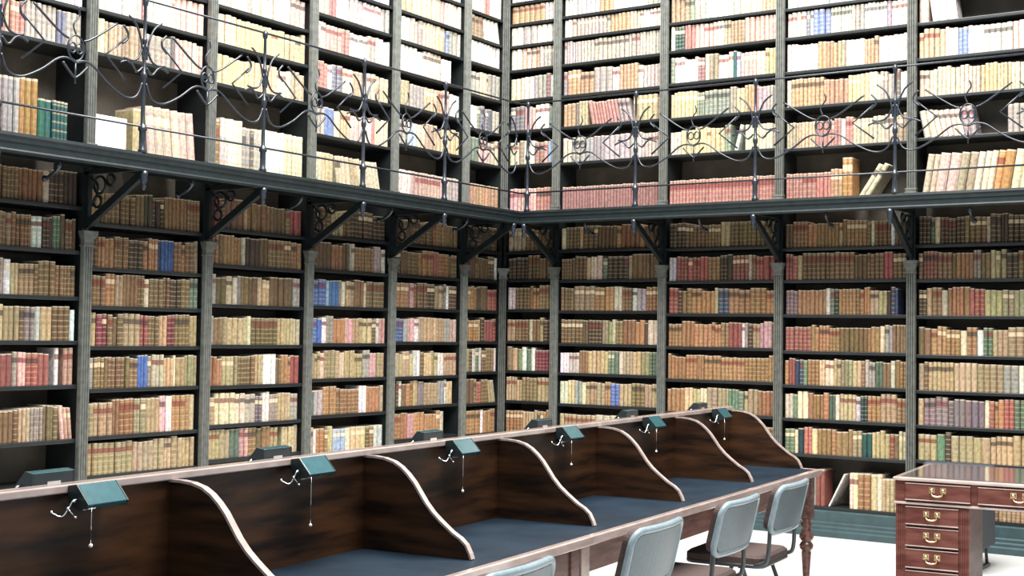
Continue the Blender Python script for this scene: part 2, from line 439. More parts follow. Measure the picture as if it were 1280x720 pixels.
# token: colour + count; _n gap of n% of the bay; /n lean in degrees; ^n book height (cm); *n width factor
BOOKS = {
'A0': ['db9 br7 or5 cr1 db6', 'br6 mr3 br4 tn1 or5 wh2 db3 gr2 br4', 'br6 rd3 gr1 db1 gy1 wh1 tn5 br9', 'br5 *1.3 mr6 tn4 br1 gy2 wh1 tn2 br3 wh1', 'rd6 pk3 rd5 gy1 pk2 rd4 _4 ^23 wh1 _4 pk2', 'br8 bl2 gy2 br5 tn3 gy4 br4 /6 pk3', '_100', '_100'],
'A1': ['tn2 br10 db5 or6 br4', 'br3 or4 br5 db3 or4 nv1 *1.1 bl4 or3 br2 ^22 tn1', 'br4 or2 tn2 br6 cr1 br5 db3 br2 gr2', 'tn2 mr2 br3 tn3 rd2 br3 tn2 mr2 br4 tn2', 'gy2 br11 bl3 gy1 cr3 tn3 cr1 tn6', 'ol2 tn4 ^23 or5 ol3 tn3 ^24 pk2 wh2 or4 tn1', '*1.3 tn22', '*1.3 _10 br16'],
'A2': ['rd3 br4 tn1 or5 br5 rd3', 'or3 br1 or5 cr1 db3 br8 or3', 'gy2 br2 cr2 gy1 br4 tn3 br5 gy2', 'gy2 br2 tn5 cr1 br6 tn5 cr2', 'tn1 or4 tn4 br5 tn3 wh3 br2 or3 rd2', 'pk1 tn1 cr6 gy2 pp2 wh2 gy3 tn4 gy2', 'tn6 gr2 pk2 br3 or2 tn2 _5 tn5', 'br20'],
'A3': ['db3 br2 yl3 br2 db8', 'br5 or3 br2 gy1 cr1 or6 gy2 wh1', '*1.2 bl5 lb1 bl3 gy1 cr1 tn3 br3 cr1 br5', 'bl3 wh1 gy2 or3 pk2 tn2 yl3 br2 wh1 pk2', 'tn4 cr1 tn4 cr2 tn7 gy2 pk2 tn2', 'gr2 gy2 or4 br1 or5 wh2 or4 tn1', 'gy2 wh1 or3 tn2 *1.3 lb3 cr1 yl3 br2 wh2', 'br18'],
'A4': ['db2 br10 or5 br3', 'db3 br5 or5 rd2 or3 br3', 'or4 pk1 br4 db2 tn3 gy1 wh1 db3', 'bl3 gy1 pk2 wh1 tn2 yl4 tn3 gy2 pk2', 'gy2 tn4 yl1 wh2 br1 yl3 tn2 wh2 tn4', 'db3 wh1 br2 or2 yl2 pp2 tn4 gy2 wh1 tn2 _6', 'or6 pk2 or8 cr1 _18', 'br18'],
'A5': ['db12', 'br11 wh1', 'or5 db1 br4 rd4', 'gr1 tn2 or4 tn1 db1 rd4', 'tn2 db1 wh1 gr1 wh1 br5 wh1', 'gr1 br4 rd2 br3 /12 tn3', 'tn2 or5 wh1 or5', 'br12'],
'B5': ['cr4 br7', 'db5 br7', 'wh2 br4 or3 br4', 'yl2 br4 cr1 br2 tn1 db2', 'tn2 ol1 wh1 gr1 wh1 mr5', 'tn6 br4 tn3 wh1', 'or5 tn5 or5', 'br13'],
'B4': ['cr1 br4 tn1 br8 or6 br3', 'br8 tn1 *1.3 cr3 gr1 db4 tn1 br6', 'br4 tn4 or4 cr2 br3 wh1 gy2 or4', 'br8 db4 ol3 cr1 br2 or5 db1 *1.4 cr2', '^18 wh6 ^20 or3 tn5 gr3 cr1 tn5 ol2 gr3', 'cr2 yl2 gy2 cr1 tn5 or2 bl2 tn3 br3 tn4', 'tn8 cr3 tn8', 'br20'],
'B3': ['db4 br10 tn2 br10', 'wh2 rd8 or3 db3 rd4 cr1 br1 rd4', 'rd2 db1 or7 tn1 nv2 or9', 'or14 br2 rd3 wh1 gy1 db1 tn2 pk3 br1', 'or29', 'or4 yl4 cr2 tn5 gr4 tn3 or4', 'tn10 or6 br8', 'br20'],
'B2': ['br2 or12 tn1 or6 br1 cr1 br4 wh1 br3', 'rd3 tn1 br18 rd2 br3', 'pp3 or7 wh1 gr1 te1 or9 tn4 db1 nv2 _7', 'rd6 or8 br6 or3 cr1 gy2 br4', 'or1 rd2 nv2 gr1 or3 yl2 cr2 yl2 ol3 tn2 br1 gy3 gr2 br2 cr1 or3', 'cr2 gr1 cr2 or5 gr2 cr1 tn4 wh1 te2 or3 tn3 br2', 'gr2 cr1 te1 rd2 yl1 or3 or4 tn2 te2 yl4 rd1 br1 cr2', '^27 *1.3 gy7 ^29 *1.2 rd2 _3 /26 *.5 wh1 /0 _3 *1.3 ^28 cr2 or2 yl1 cr1 ^25 tn6'],
'B1': ['db3 gr1 cr1 db6 br4 cr1 db12', 'br1 rd4 br4 or4 gy2 br2 tn3 db2 br6', 'db2 tn1 br2 cr1 or5 rd3 yl3 ol4 db1 tn1 rd4', 'br2 or6 cr1 or2 wh1 gr2 tn10', 'tn1 br1 tn14 gy2 wh1 rd3 pk2', 'tn1 pp10 cr1 rd1 or2 rd2 gr3 cr2 tn3', 'tn3 gr1 db1 tn3 ol2 tn4 yl6', '^27 *1.3 tn3 gy3 lb2 gy2 br4 tn6 br5'],
}
UBOOKS = {
'A0': ['*1.5 ^40 br6 *1.4 ^42 gy4 *1.6 ^43 or3 *1.3 ^32 te6 _10', 'tn6 wh2 pk2 rd2 tn1 rd3 gy6 nv2 gy3', 'cr6 tn4 gy4 wh9', 'wh22', 'wh20'],
'A1': ['_36 *2.4 ^37 ol1 *1.5 ^40 /6 cr6 /0 _4', 'cr2 tn4 br2 tn3 gy5 bk1 pk4 wh1 pk2', 'wh8 pk2 wh6 pk5', 'wh20', 'wh20'],
'A2': ['*1.4 ^40 rd1 br1 *1.6 ^42 wh4 cr1 ^38 gy2 bk1 gy2 *1.5 ^39 wh6 cr5', 'yl13 cr3 tn3', 'cr4 yl10 tn4', 'cr6 gy1 cr6 pk3', 'wh20'],
'A3': ['^30 cr3 tn3 /10 cr4 tn2 /14 cr6 _6', 'gy3 *1.5 bl2 cr1 *1 tn3 pk3 wh2 rd1 cr4', 'rd4 wh1 nv2 cr2 tn3 _6 gy2 tn3', 'pk8 rd2 wh4 gy2 wh4', 'cr4 rd2 wh3 gy3 wh5 gy2', 'wh20'],
'A4': ['^28 wh6 pk10 gy5', 'gy3 lb2 cr2 tn4 yl6', 'gy2 yl2 gy4 tn4 or2 pk2 wh3', 'wh5 lb2 cr5 wh3 _15', 'wh3 gy2 pp1 cr4 tn2 bl1 gy3', 'yl3 cr6 pk2 cr4', 'wh18'],
'A5': ['^27 pk2 or9', 'gr4 pk3 cr3', 'wh3 gr1 nv3 gy2', 'gy4 cr2 gy4', 'wh10', 'br4 /12 wh4', 'wh5 rd2 wh4'],
'B5': ['^26 pk8 rd5', 'cr2 br1 wh2 rd2 pk1 lb2', 'nv3 pk3 wh3 gr2', 'cr3 wh2 gy3 mr1 wh1', 'wh2 pk3 or1 gy4', 'wh2 gy2 wh3 gy1', 'or6 wh3', 'wh10'],
'B4': ['^25 rd34', 'cr2 gy14 wh2 gy6', 'or3 db1 tn3 /12 rd9 pp3 /0 yl5 br1', 'pp1 or6 gy3 wh2 or5 wh1 gy5', 'gy28', 'wh2 gy10 or5 cr4 wh5', 'wh8 or3 wh8 gy3', 'wh20'],
'B3': ['^25 rd32', 'cr3 yl10 gr2 _3 /14 wh1 /0 _1 cr9', 'yl7 gr9 ol2 tn2 or3 rd1 gy5', 'gr1 wh6 mr2 cr1 br2 wh3 te1 lb1 pk4 cr2 ol1 tn2', 'wh1 te3 rd3 pk5 wh2 tn2 or4 pk7', 'or3 br1 gr1 gy2 lb1 wh4 cr5 tn4', 'wh20'],
'B2': ['^25 *1.1 rd12 ^27 *1.2 or3 ^36 *1.4 or2 _2 /33 ^33 cr2 /0 _14', 'tn9 rd7 wh1 rd2 cr8 gy3 br2', 'cr1 or14 yl5 cr3 gy4 bk1 wh2', 'wh8 or5 tn2 wh4 or4 wh6', 'wh2 cr1 wh1 nv1 wh1 bl3 wh6 gy3 wh6 pp1 wh3', 'wh24', 'wh20'],
'B1': ['_2 /9 *1.6 ^34 cr4 tn2 cr3 or2 cr4', '/11 *1.2 cr7 pp2 /0 _22 gy8', 'cr14 yl8 cr4 rd4 pk2', 'tn5 cr1 wh2 bl2 wh8 pk3 rd5', 'pk1 /8 wh3 /0 _70', 'wh20'],
}
DUST = (.62, .56, .46)

RIGHT_LEAN = {('B2', 'u0'), ('B2', 'l7'), ('B3', 'u1'), ('B1', 'u0')}   # tops lean right, the others left
def parse_row(code, spec, z, znext, upper, flip=False):
    """-> list of books dict(t, w, h, dep, d, lean, colour...)"""
    w, t0, t1, k = BAYS[code]
    lo, hi = t0 + .042, t1 - .042
    if code == 'A5': hi = -.045
    if code == 'B5': lo = .045
    span = hi - lo
    items = []; lean = 0; wf = 1.0; ht = None; cap = znext - z - SH - .012
    base = (.212 if upper else .205)
    for tk in spec.split():
        c = tk[0]
        if c == '_': items.append(('gap', float(tk[1:]) / 100 * span))
        elif c == '/': lean = math.radians(float(tk[1:]))
        elif c == '^': ht = float(tk[1:]) / 100
        elif c == '*': wf = float(tk[1:])
        else:
            mm = re.match(r'([a-z]+)(\d+)', tk); kc, n = mm.group(1), int(mm.group(2))
            # a run is split into sets bound alike
            left = n
            while left > 0:
                m = min(left, random.choice((1, 2, 3, 4, 6)) if not upper else random.choice((1, 2, 3, 5, 8)))
                if kc in ('te', 'rd') and n > 20: m = left
                left -= m
                hs = (ht if ht else base + random.uniform(-.018, .014)); bw = wf * random.uniform(.75, 1.35); st = random.random()
                jit = [random.uniform(.78, 1.22) for _ in range(3)]; g = random.uniform(.68, 1.22)
                for q in range(m):
                    col = tuple(min(.9, PAL[kc][i] * g * (.5 + .5 * jit[i]) * random.uniform(.93, 1.07)) for i in range(3))
                    lum = .3 * col[0] + .59 * col[1] + .11 * col[2]
                    if upper: col = tuple((c * .82 + q2 * .18) * .73 for c, q2 in zip(col, (.78, .735, .70))) if kc != 'te' and not (wf > 1.35 and kc in ('or', 'br', 'ol')) else col
                    else: col = tuple((c * .86 + lum * .14) * .80 for c in col)
                    items.append(('book', bw * random.uniform(.92, 1.08), min(hs + random.uniform(-.003, .003), cap), lean, kc, col, st))
    gaps = sum(i[1] for i in items if i[0] == 'gap')
    units = sum(i[1] for i in items if i[0] == 'book')
    if units == 0: return []
    # room taken by the slant of leaning runs
    def adv(prev, l, hp, h):
        if flip: return hp * math.sin(prev - l) if prev > l else 0
        return h * math.sin(l - prev) if l > prev else 0
    extra = 0; prev = 0; hp = 0
    for i in items + [('book', 0, 0, 0)]:
        l = i[3] if i[0] == 'book' else 0
        h = i[2] if i[0] == 'book' else 0
        extra += adv(prev, l, hp, h); prev, hp = l, h
    uw = (span - gaps - extra - .006) / sum(i[1] / math.cos(i[3]) for i in items if i[0] == 'book')
    t = lo + .003; out = []; prev = 0; hp = 0; n = 0
    for i in items:
        l = i[3] if i[0] == 'book' else 0
        h = i[2] if i[0] == 'book' else 0
        t += adv(prev, l, hp, h); prev, hp = l, h
        if i[0] == 'gap': t += i[1]; continue
        _, bw, h, l, kc, col, st = i
        wd = bw * uw; n += 1
        out.append(dict(t=t, w=wd * .945, h=h, lean=l, kc=kc, col=col, st=st, n=n, z=z, dep=min(.255, random.uniform(.145, .19) * (1.25 if h > .24 else 1)), d=-.012 - random.uniform(0, .014)))
        t += wd / math.cos(l)
    for b in out: b['m'] = n - b['n'] + 1
    return out


def book_geo(bm, F, bk, flip, lay_c, lay_uv, page=True, cover=True, L=Vector((0, 0, 0))):
    t, w, h, d, dep, a = bk['t'], bk['w'], bk['h'], bk['d'], bk['dep'], bk['lean']
    z0 = bk['z'] + .0005
    ca, sa = math.cos(a), math.sin(a)
    def T(u, dd, v):          # u across the spine 0..w, v up
        if flip:   # top goes to the right; pivot on the right bottom corner
            tt = t + w / ca - (w - u) * ca + v * sa; zq = z0 + (w - u) * sa + v * ca
        else:
            tt = t + u * ca - v * sa + (h * sa * 0); zq = z0 + u * sa + v * ca
        return F(tt, dd, zq) - L
    r = min(.013, w * .34); th = min(.003, w * .1)
    if cover:
        prof = [(0, d - dep), (0, d - r), (w * .2, d - .25 * r), (w * .5, d), (w * .8, d - .25 * r), (w, d - r), (w, d - dep)]
        A = [bm.verts.new(T(u, q, 0)) for u, q in prof]; B = [bm.verts.new(T(u, q, h)) for u, q in prof]
        faces = []
        for i in range(6): faces.append((bm.faces.new((A[i], A[i + 1], B[i + 1], B[i])), i))
        top = bm.faces.new(B[::-1]); bot = bm.faces.new(A)
        back = bm.faces.new((A[6], A[0], B[0], B[6]))
        for f, i in faces:
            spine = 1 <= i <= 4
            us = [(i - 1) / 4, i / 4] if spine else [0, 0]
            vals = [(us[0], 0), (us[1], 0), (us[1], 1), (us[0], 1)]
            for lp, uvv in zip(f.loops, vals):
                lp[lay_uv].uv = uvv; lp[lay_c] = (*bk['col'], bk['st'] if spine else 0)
        for f in (top, bot, back):
            for lp in f.loops: lp[lay_uv].uv = (0, 0); lp[lay_c] = (*bk['col'], 0) if f is not top or cover == 'only' else (*DUST, 0)
        if cover == 'only':
            pass
    if page:
        x0, x1 = th, w - th; y0, y1 = d - dep + .004, d - r - .001
        P = [bm.verts.new(T(u, q, v)) for v in (h * .98, h + .0012) for (u, q) in ((x0, y0), (x1, y0), (x1, y1), (x0, y1))]
        for ix in ((4, 5, 6, 7), (0, 1, 5, 4), (1, 2, 6, 5), (2, 3, 7, 6), (3, 0, 4, 7), (3, 2, 1, 0)):
            f = bm.faces.new([P[i] for i in ix])
            for lp in f.loops: lp[lay_uv].uv = (0, 0); lp[lay_c] = (*DUST, 0)

def new_book_bm():
    b = bmesh.new(); return b, b.loops.layers.float_color.new('binding'), b.loops.layers.uv.new('UVMap')

ALL = []
for code in BAYS:
    lz = [zz(q) for q in LOW[code]] + [Z7]
    for i, z in enumerate(lz):
        zn = lz[i - 1] if i else ZG - .05
        for bk in parse_row(code, BOOKS[code][i], z, zn, False, (code, 'l%d' % i) in RIGHT_LEAN): bk.update(code=code, row='l%d' % i, ri=i); ALL.append(bk)
    uz = [ZG + .021] + [zz(q) for q in UPP[code]]
    for i, z in enumerate(uz):
        zn = uz[i + 1] if i + 1 < len(uz) else z + .28
        if i < len(UBOOKS[code]):
            for bk in parse_row(code, UBOOKS[code][i], z, zn, True, (code, 'u%d' % i) in RIGHT_LEAN): bk.update(code=code, row='u%d' % i, ri=i); ALL.append(bk)

def seen_area(bk):
    F = FR[BAYS[bk['code']][0]]
    pts = [px(F(bk['t'] + (bk['w'] if k & 1 else 0), 0, bk['z'] + (bk['h'] if k & 2 else 0))) for k in range(4)]
    xs = [p[0] for p in pts]; ys = [p[1] for p in pts]
    x0, x1 = max(min(xs), 0), min(max(xs), 1280); y0, y1 = max(min(ys), 0), min(max(ys), 720)
    if x1 <= x0 or y1 <= y0: return 0
    a = (x1 - x0) * (y1 - y0) / max(1e-6, (max(xs) - min(xs)) * (max(ys) - min(ys)))
    a *= (pts[1][0] - pts[0][0]) * (pts[0][1] - pts[2][1])
    cx = (x0 + x1) / 2; ridge = 612 - .1146 * cx
    if cx < 900 and y1 > ridge + 4: a *= .2
    if cx > 1118 and y1 > 600: a *= .1
    if bk['row'] == 'l0': a *= .6
    return a
rank = sorted(range(len(ALL)), key=lambda i: -seen_area(ALL[i]))
single = set(rank[:300])
sb, sc_, su = new_book_bm()
LBL = set()
for i, bk in enumerate(ALL):
    w, t0, t1, k = BAYS[bk['code']]; F = FR[w]
    flip = (bk['code'], bk['row']) in RIGHT_LEAN
    if i not in single:
        book_geo(sb, F, bk, flip, sc_, su, page=False); continue
    base = F(bk['t'] + bk['w'] / 2, -.1, bk['z'])
    b, lc, lu = new_book_bm(); book_geo(b, F, bk, flip, lc, lu, page=False, cover='only', L=base)
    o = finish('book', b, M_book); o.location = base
    b, lc, lu = new_book_bm(); book_geo(b, F, bk, flip, lc, lu, page=True, cover=False, L=base)
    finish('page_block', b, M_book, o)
    shelf = ('%s shelf above gallery floor' % od(bk['ri'])) if bk['row'][0] == 'u' and bk['ri'] else ('gallery floor row' if bk['row'] == 'u0' else '%s shelf under gallery' % od(bk['ri'] + 1))
    if bk['row'] == 'l7': shelf = 'bottom shelf'
    adj = ADJ[bk['kc']]
    big = 'tall ' if bk['h'] > .27 else ''
    ln = 'leaning ' if bk['lean'] > .1 else ''
    lab = '%s%s%s book %s from %s, %s, %s %s-wall bay from corner' % (big, ln, adj, od(bk['m'] if bk['code'] == 'A0' else bk['n']), 'right' if bk['code'] == 'A0' else 'left', shelf, od(k), WN[w])
    assert lab not in LBL; LBL.add(lab)
    tag(o, lab, 'book', 'books on %s, %s bay of the %s wall' % (shelf, od(k), WN[w]))
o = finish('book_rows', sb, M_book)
tag(o, 'all the other close-packed rows of old bound books on both walls', 'books', kind='stuff')

# white box standing among the folios on the left gallery
w, t0, t1, k = BAYS['A1']
root = empty('archive_box', fA(t0 + .19, -.14, ZG + .021), PI / 2)
tag(root, 'plain white archive box in the gap on the gallery floor row, left end', 'box')
b = bmesh.new(); box(b, -.135, .135, -.12, .12, 0, .25); finish('box_body', b, M_box, root, bevel=.003)
b = bmesh.new(); box(b, -.138, .138, -.123, .123, .25, .285); finish('lid', b, M_box, root, bevel=.003)

# ---------------------------------------------------------------- reading desk
DE = Vector((-.0832, .9965, 0)); DN = Vector((.9965, .0832, 0)); DO = Vector((3.978, -2.353, 0))
ANG = math.atan2(DE.y, DE.x)
def D(a, n, z): return DO + DE * a + DN * n + Vector((0, 0, z))
X0, X1, YW = -7.15, .06, 1.20       # desk length runs along local x, local y = away from the chairs
desk = empty('reading_desk', DO, ANG)
tag(desk, 'long dark mahogany reading desk with curved carrel dividers and blue-black top', 'desk')
b = bmesh.new(); box(b, X0 + .03, X1 - .03, .035, YW - .035, .715, .752); finish('tabletop', b, M_lino, desk)
b = bmesh.new()
for (y0, y1) in ((0, .035), (YW - .035, YW)): box(b, X0, X1, y0, y1, .715, .753)
for (x0, x1) in ((X0, X0 + .03), (X1 - .03, X1)): box(b, x0, x1, .035, YW - .035, .715, .753)
finish('edge_trim', b, M_trim, desk, bevel=.005)
for (x0, x1) in ((X0 + .06, -3.36), (-3.27, X1 - .05)):
    b = bmesh.new(); box(b, x0, x1, .03, .055, .60, .715); finish('apron', b, M_apron, desk, bevel=.004)
    b = bmesh.new(); box(b, x0, x1, YW - .055, YW - .03, .60, .715); finish('apron', b, M_apron, desk, bevel=.004)
b = bmesh.new(); box(b, X1 - .075, X1 - .05, .055, YW - .055, .60, .715); finish('apron', b, M_apron, desk, bevel=.004)
prof = [(.018, 0), (.026, .015), (.026, .045), (.018, .055), (.019, .08), (.030, .25), (.027, .262), (.040, .275), (.043, .295), (.034, .31), (.026, .318), (.038, .33), (.045, .345), (.040, .36), (.032, .375), (.030, .40), (.036, .425), (.026, .44), (.034, .452), (.036, .46)]
for x in (-.06, -3.275, -3.37, -6.9):
    mid = -4 < x < -1
    for y in (.30 if mid else .06, YW - (.30 if mid else .06)):
        b = bmesh.new(); lathe(b, prof, (x, y, 0), 16)
        box(b, x - .037, x + .037, y - .037, y + .037, .46, .714); finish('leg', b, M_apron, desk)
for y0 in (.022, YW - .097):
    b = bmesh.new(); box(b, -3.312, -3.238, y0, y0 + .075, .545, .714); finish('corner_block', b, M_trim, desk, bevel=.003)
    b = bmesh.new(); box(b, -3.407, -3.333, y0, y0 + .075, .545, .714); finish('corner_block', b, M_apron, desk, bevel=.003)
# spine panel and its capping
b = bmesh.new(); box(b, X0 + .02, .03, .585, .615, .752, 1.098); finish('back_panel', b, M_wood, desk)
b = bmesh.new(); box(b, X0 + .02, .03, .572, .628, 1.098, 1.122); finish('capping', b, M_trim, desk, bevel=.004)
# carrel dividers
S = [(0, .345), (.10, .345), (.19, .341), (.28, .330), (.35, .312), (.41, .289), (.47, .260), (.53, .222), (.58, .190), (.65, .155), (.72, .128), (.83, .090), (.90, .072), (.95, .052), (.985, .022), (1.0, .003)]
S = [(a, b + .75) for a, b in S]
NW, NT = -.115, -.585
prof2 = []
for s, z in S: prof2.append((-(NT + (NW - NT) * s), z))
prof2.append((-NT, .753))
other = [(YW - p[0], p[1]) for p in prof2]
for i, a in enumerate((-6.08, -5.05, -4.02, -3.0, -1.98, -.93, .02)):
    for pf in (prof2, other):
        b = bmesh.new(); prism(b, pf, lambda p, t: Vector((t, p[0], p[1])), a - .011, a + .011)
        dv = finish('divider', b, M_wood, desk)
        e = bmesh.new()
        path = [Vector((a, p[0], p[1] + .001)) for p in pf[:-1]]
        # flat lipping on the curved edge
        n = len(path); prev = None
        for j in range(n):
            tg = (path[min(j + 1, n - 1)] - path[max(j - 1, 0)]).normalized(); nm = Vector((0, -tg.z, tg.y))
            if nm.z < 0 or (abs(nm.z) < 1e-3): nm = -nm if nm.z < 0 else nm
            ring = [e.verts.new(path[j] + Vector((sx, 0, 0)) + nm * q) for sx, q in ((-.013, -.004), (-.013, .004), (.013, .004), (.013, -.004))]
            if prev:
                for q in range(4): e.faces.new((prev[q], prev[(q + 1) % 4], ring[(q + 1) % 4], ring[q]))
            else: e.faces.new(ring[::-1])
            prev = ring
        e.faces.new(prev); lp = finish('lipping', e, M_trim, dv)
    # (the divider on the far side of the spine mirrors the near one)

# ---------------------------------------------------------------- reading lamps
def make_lamp(drop):
    root = empty('reading_lamp')
    # local: x along the spine, +y towards the reader of that side, z up; origin on the capping
    hl = .088
    out = [(-.022, .052), (.018, .058), (.078, -.008), (.072, -.022), (.062, -.018), (.012, .035), (-.012, .03), (-.012, .006), (-.022, .006)]
    b = bmesh.new(); prism(b, out, lambda p, t: Vector((t, p[0], p[1])), -hl, hl); 
    for f in b.faces:
        c = f.calc_center_median()
        if abs(c.x) < .01 and abs(c.y + .022) < 1e-4: f.material_index = 1
    sh = finish('lamp_shade', b, [M_lamp, M_lampin], root, bevel=.002)
    b = bmesh.new()
    endp = [(-.022, .006), (-.022, .052), (.018, .058), (.078, -.008), (.072, -.024), (.03, -.03), (-.012, -.012)]
    b.free()
    for s in (-1, 1):
        b = bmesh.new(); prism(b, endp, lambda p, t: Vector((t, p[0], p[1])), s * (hl + .001), s * (hl + .007))
        finish('end_cap', b, M_lampin, sh)
    b = bmesh.new(); tube(b, [(-hl + .01, .03, .0), (hl - .01, .03, .0)], .011, 10); finish('lamp_tube', b, M_bead, root)
    b = bmesh.new(); box(b, -.03, .03, -.0225, -.016, -.04, .02); tube(b, [(0, -.018, .0), (0, .03, .0)], .005, 8); finish('mount', b, M_chrome, root)
    b = bmesh.new()
    tube(b, smooth_path([(-.185, -.004, -.03), (-.165, .025, -.045), (-.14, .03, -.02), (-.12, .03, .004), (-hl - .004, .03, .01)], 4), .0025, 8)
    for p in ((-.185, -.002, -.03), (-.142, .03, -.02), (-.115, .03, .004)): ball(b, p, .0065)
    tube(b, [(-.142, .03, -.02), (-.115, .036, -.05)], .003, 8); ball(b, (-.113, .036, -.052), .006)
    finish('switch_arm', b, M_chrome, root)
    b = bmesh.new(); tube(b, [(-hl + .012, .074, -.02), (-hl + .012, .074, -.02 - drop)], .0012, 6); ch = finish('pull_chain', b, M_chrome, root)
    b = bmesh.new(); ball(b, (-hl + .012, .074, -.025 - drop), .0075); finish('bead', b, M_bead, ch)
    return root
lamp_a = [(-5.40, .10), (-4.41, .16), (-3.40, .14), (-2.40, .11), (-1.36, .12), (-.28, .12)]
words = ['nearest the camera', 'second from the near end', 'third from the near end', 'fourth from the near end', 'fifth from the near end', 'at the far end']
for i, (a, dr) in enumerate(lamp_a):
    for sgn, side in ((1, 'chair side'), (-1, 'far side')):
        lm = make_lamp(dr / .8 if sgn > 0 else .13)
        lm.location = D(a, -.553, 1.078) if sgn > 0 else D(a - .07, -.650, 1.112)
        lm.rotation_euler = (0, 0, ANG + (PI if sgn > 0 else 0))
        lm.scale = (-.8, .8, .8) if sgn > 0 else (.8, .8, .8)
        tag(lm, 'teal lamp on %s of desk spine, %s' % (side, words[i] if sgn > 0 else words[i].split(',')[0]), 'lamp', 'reading lamps on the desk spine')

# ---------------------------------------------------------------- chairs
def rrect(hw, hh, r, n=5):
    pts = []
    for cx, cy, a0 in ((hw - r, hh - r, 0), (-hw + r, hh - r, 90), (-hw + r, -hh + r, 180), (hw - r, -hh + r, 270)):
        for i in range(n + 1):
            a = math.radians(a0 + 90 * i / n); pts.append((cx + r * math.cos(a), cy + r * math.sin(a)))
    return pts
def make_chair():
    root = empty('stacking_chair')
    # local: +y is behind the sitter, seat towards -y
    lean = math.radians(13); hw, hh = .25, .125
    zc, yc = .705, .262
    def Bk(u, v, k):          # u across, v up the back, k towards the rear
        cur = .030 * (1 - (u / hw) ** 2)
        return Vector((u, yc + v * math.sin(lean) + k * math.cos(lean) + cur, zc + v * math.cos(lean) - k * math.sin(lean)))
    def slab(b, hw_, hh_, r, k0, k1, nseg=10):
        # curved slab: columns along u
        out = rrect(hw_, hh_, r, 6)
        us = sorted(set(round(p[0], 5) for p in out))
        us = [us[0]] + [u for u in us[1:-1]] + [us[-1]]
        extra = [hw_ * (2 * i / 10 - 1) * .75 for i in range(11)]
        us = sorted(us + [u for u in extra if abs(u) < hw_ - r])
        def vmax(u):
            q = abs(u) - (hw_ - r)
            return hh_ if q <= 0 else hh_ - r + math.sqrt(max(0, r * r - q * q))
        rows = []
        for u in us:
            vm = vmax(u)
            rows.append([b.verts.new(Bk(u, s * vm, k)) for k in (k0, k1) for s in (-1, 1)])
        for A, B in zip(rows, rows[1:]):
            b.faces.new((A[0], A[1], B[1], B[0])); b.faces.new((A[2], A[3], B[3], B[2]))
            b.faces.new((A[1], A[3], B[3], B[1])); b.faces.new((A[0], A[2], B[2], B[0]))
        b.faces.new((rows[0][0], rows[0][1], rows[0][3], rows[0][2])); b.faces.new((rows[-1][0], rows[-1][1], rows[-1][3], rows[-1][2]))
    b = bmesh.new(); slab(b, hw - .012, hh - .012, .05, -.034, .004); bk = finish('backrest', b, M_seat, root)
    b = bmesh.new(); slab(b, hw - .022, hh - .022, .045, .0045, .014); finish('back_shell', b, M_chairback, bk)
    b = bmesh.new()
    ring = [Bk(u, v, .008) for u, v in rrect(hw - .008, hh - .008, .055, 6)]
    # resample corners plus straight runs
    rr = []
    for i in range(len(ring)):
        A, B_ = ring[i], ring[(i + 1) % len(ring)]; rr.append(A)
    uvs = rrect(hw - .008, hh - .008, .055, 6); rr = []
    for i in range(len(uvs)):
        (u0_, v0_), (u1_, v1_) = uvs[i], uvs[(i + 1) % len(uvs)]
        m = 6 if math.hypot(u1_ - u0_, v1_ - v0_) > .1 else 1
        for j in range(m): rr.append(Bk(u0_ + (u1_ - u0_) * j / m, v0_ + (v1_ - v0_) * j / m, .006))
    tube(b, rr, .015, 8, True); finish('rim', b, M_chairrim, bk)
    b = bmesh.new(); pts = rrect(.225, .21, .05)
    A = [b.verts.new((p[0], p[1] - .0, .425)) for p in pts]; B2 = [b.verts.new((p[0], p[1], .455)) for p in pts]; C2 = [b.verts.new((p[0] * .93, p[1] * .93, .468)) for p in pts]
    n = len(pts); b.faces.new(A[::-1]); b.faces.new(C2)
    for i in range(n):
        b.faces.new((A[i], A[(i + 1) % n], B2[(i + 1) % n], B2[i])); b.faces.new((B2[i], B2[(i + 1) % n], C2[(i + 1) % n], C2[i]))
    finish('seat', b, M_seat, root, smooth=False)
    b = bmesh.new(); tube(b, [(p[0] * .97, p[1] * .97, .416) for p in pts], .011, 8, True); finish('seat_frame', b, M_black, root)
    for s in (-1, 1):
        b = bmesh.new(); tube(b, smooth_path([(s * .225, -.23, .012), (s * .215, -.16, .22), (s * .21, -.06, .41)], 4), .011, 8); finish('leg', b, M_black, root)
        b = bmesh.new(); tube(b, smooth_path([(s * .232, .27, .012), (s * .222, .16, .25), (s * .216, .10, .41)], 4), .011, 8); finish('leg', b, M_black, root)
        b = bmesh.new(); tube(b, smooth_path([(s * .215, .08, .41), (s * .215, .20, .43), (s * .215, .232, .47), Bk(s * .205, -.09, -.012)], 5), .011, 8); finish('back_support', b, M_black, root)
    return root
chair0 = make_chair()
cl = [(-4.40, 'only its curved top in view'), (-3.25, 'second nearest the camera'),
      (-2.27, 'third from the camera'), (-1.46, 'beside the turned end leg')]
for i, (a, txt) in enumerate(cl):
    c = chair0 if i == 0 else copy_tree(chair0)
    c.location = D(a, .315 - .33, 0)
    c.rotation_euler = (0, 0, ANG + PI)
    c.rotation_euler = (0, 0, math.atan2(DN.y, DN.x) - PI / 2)
    tag(c, 'blue-grey backed stacking chair at the reading desk, ' + txt, 'chair', 'stacking chairs along the reading desk')

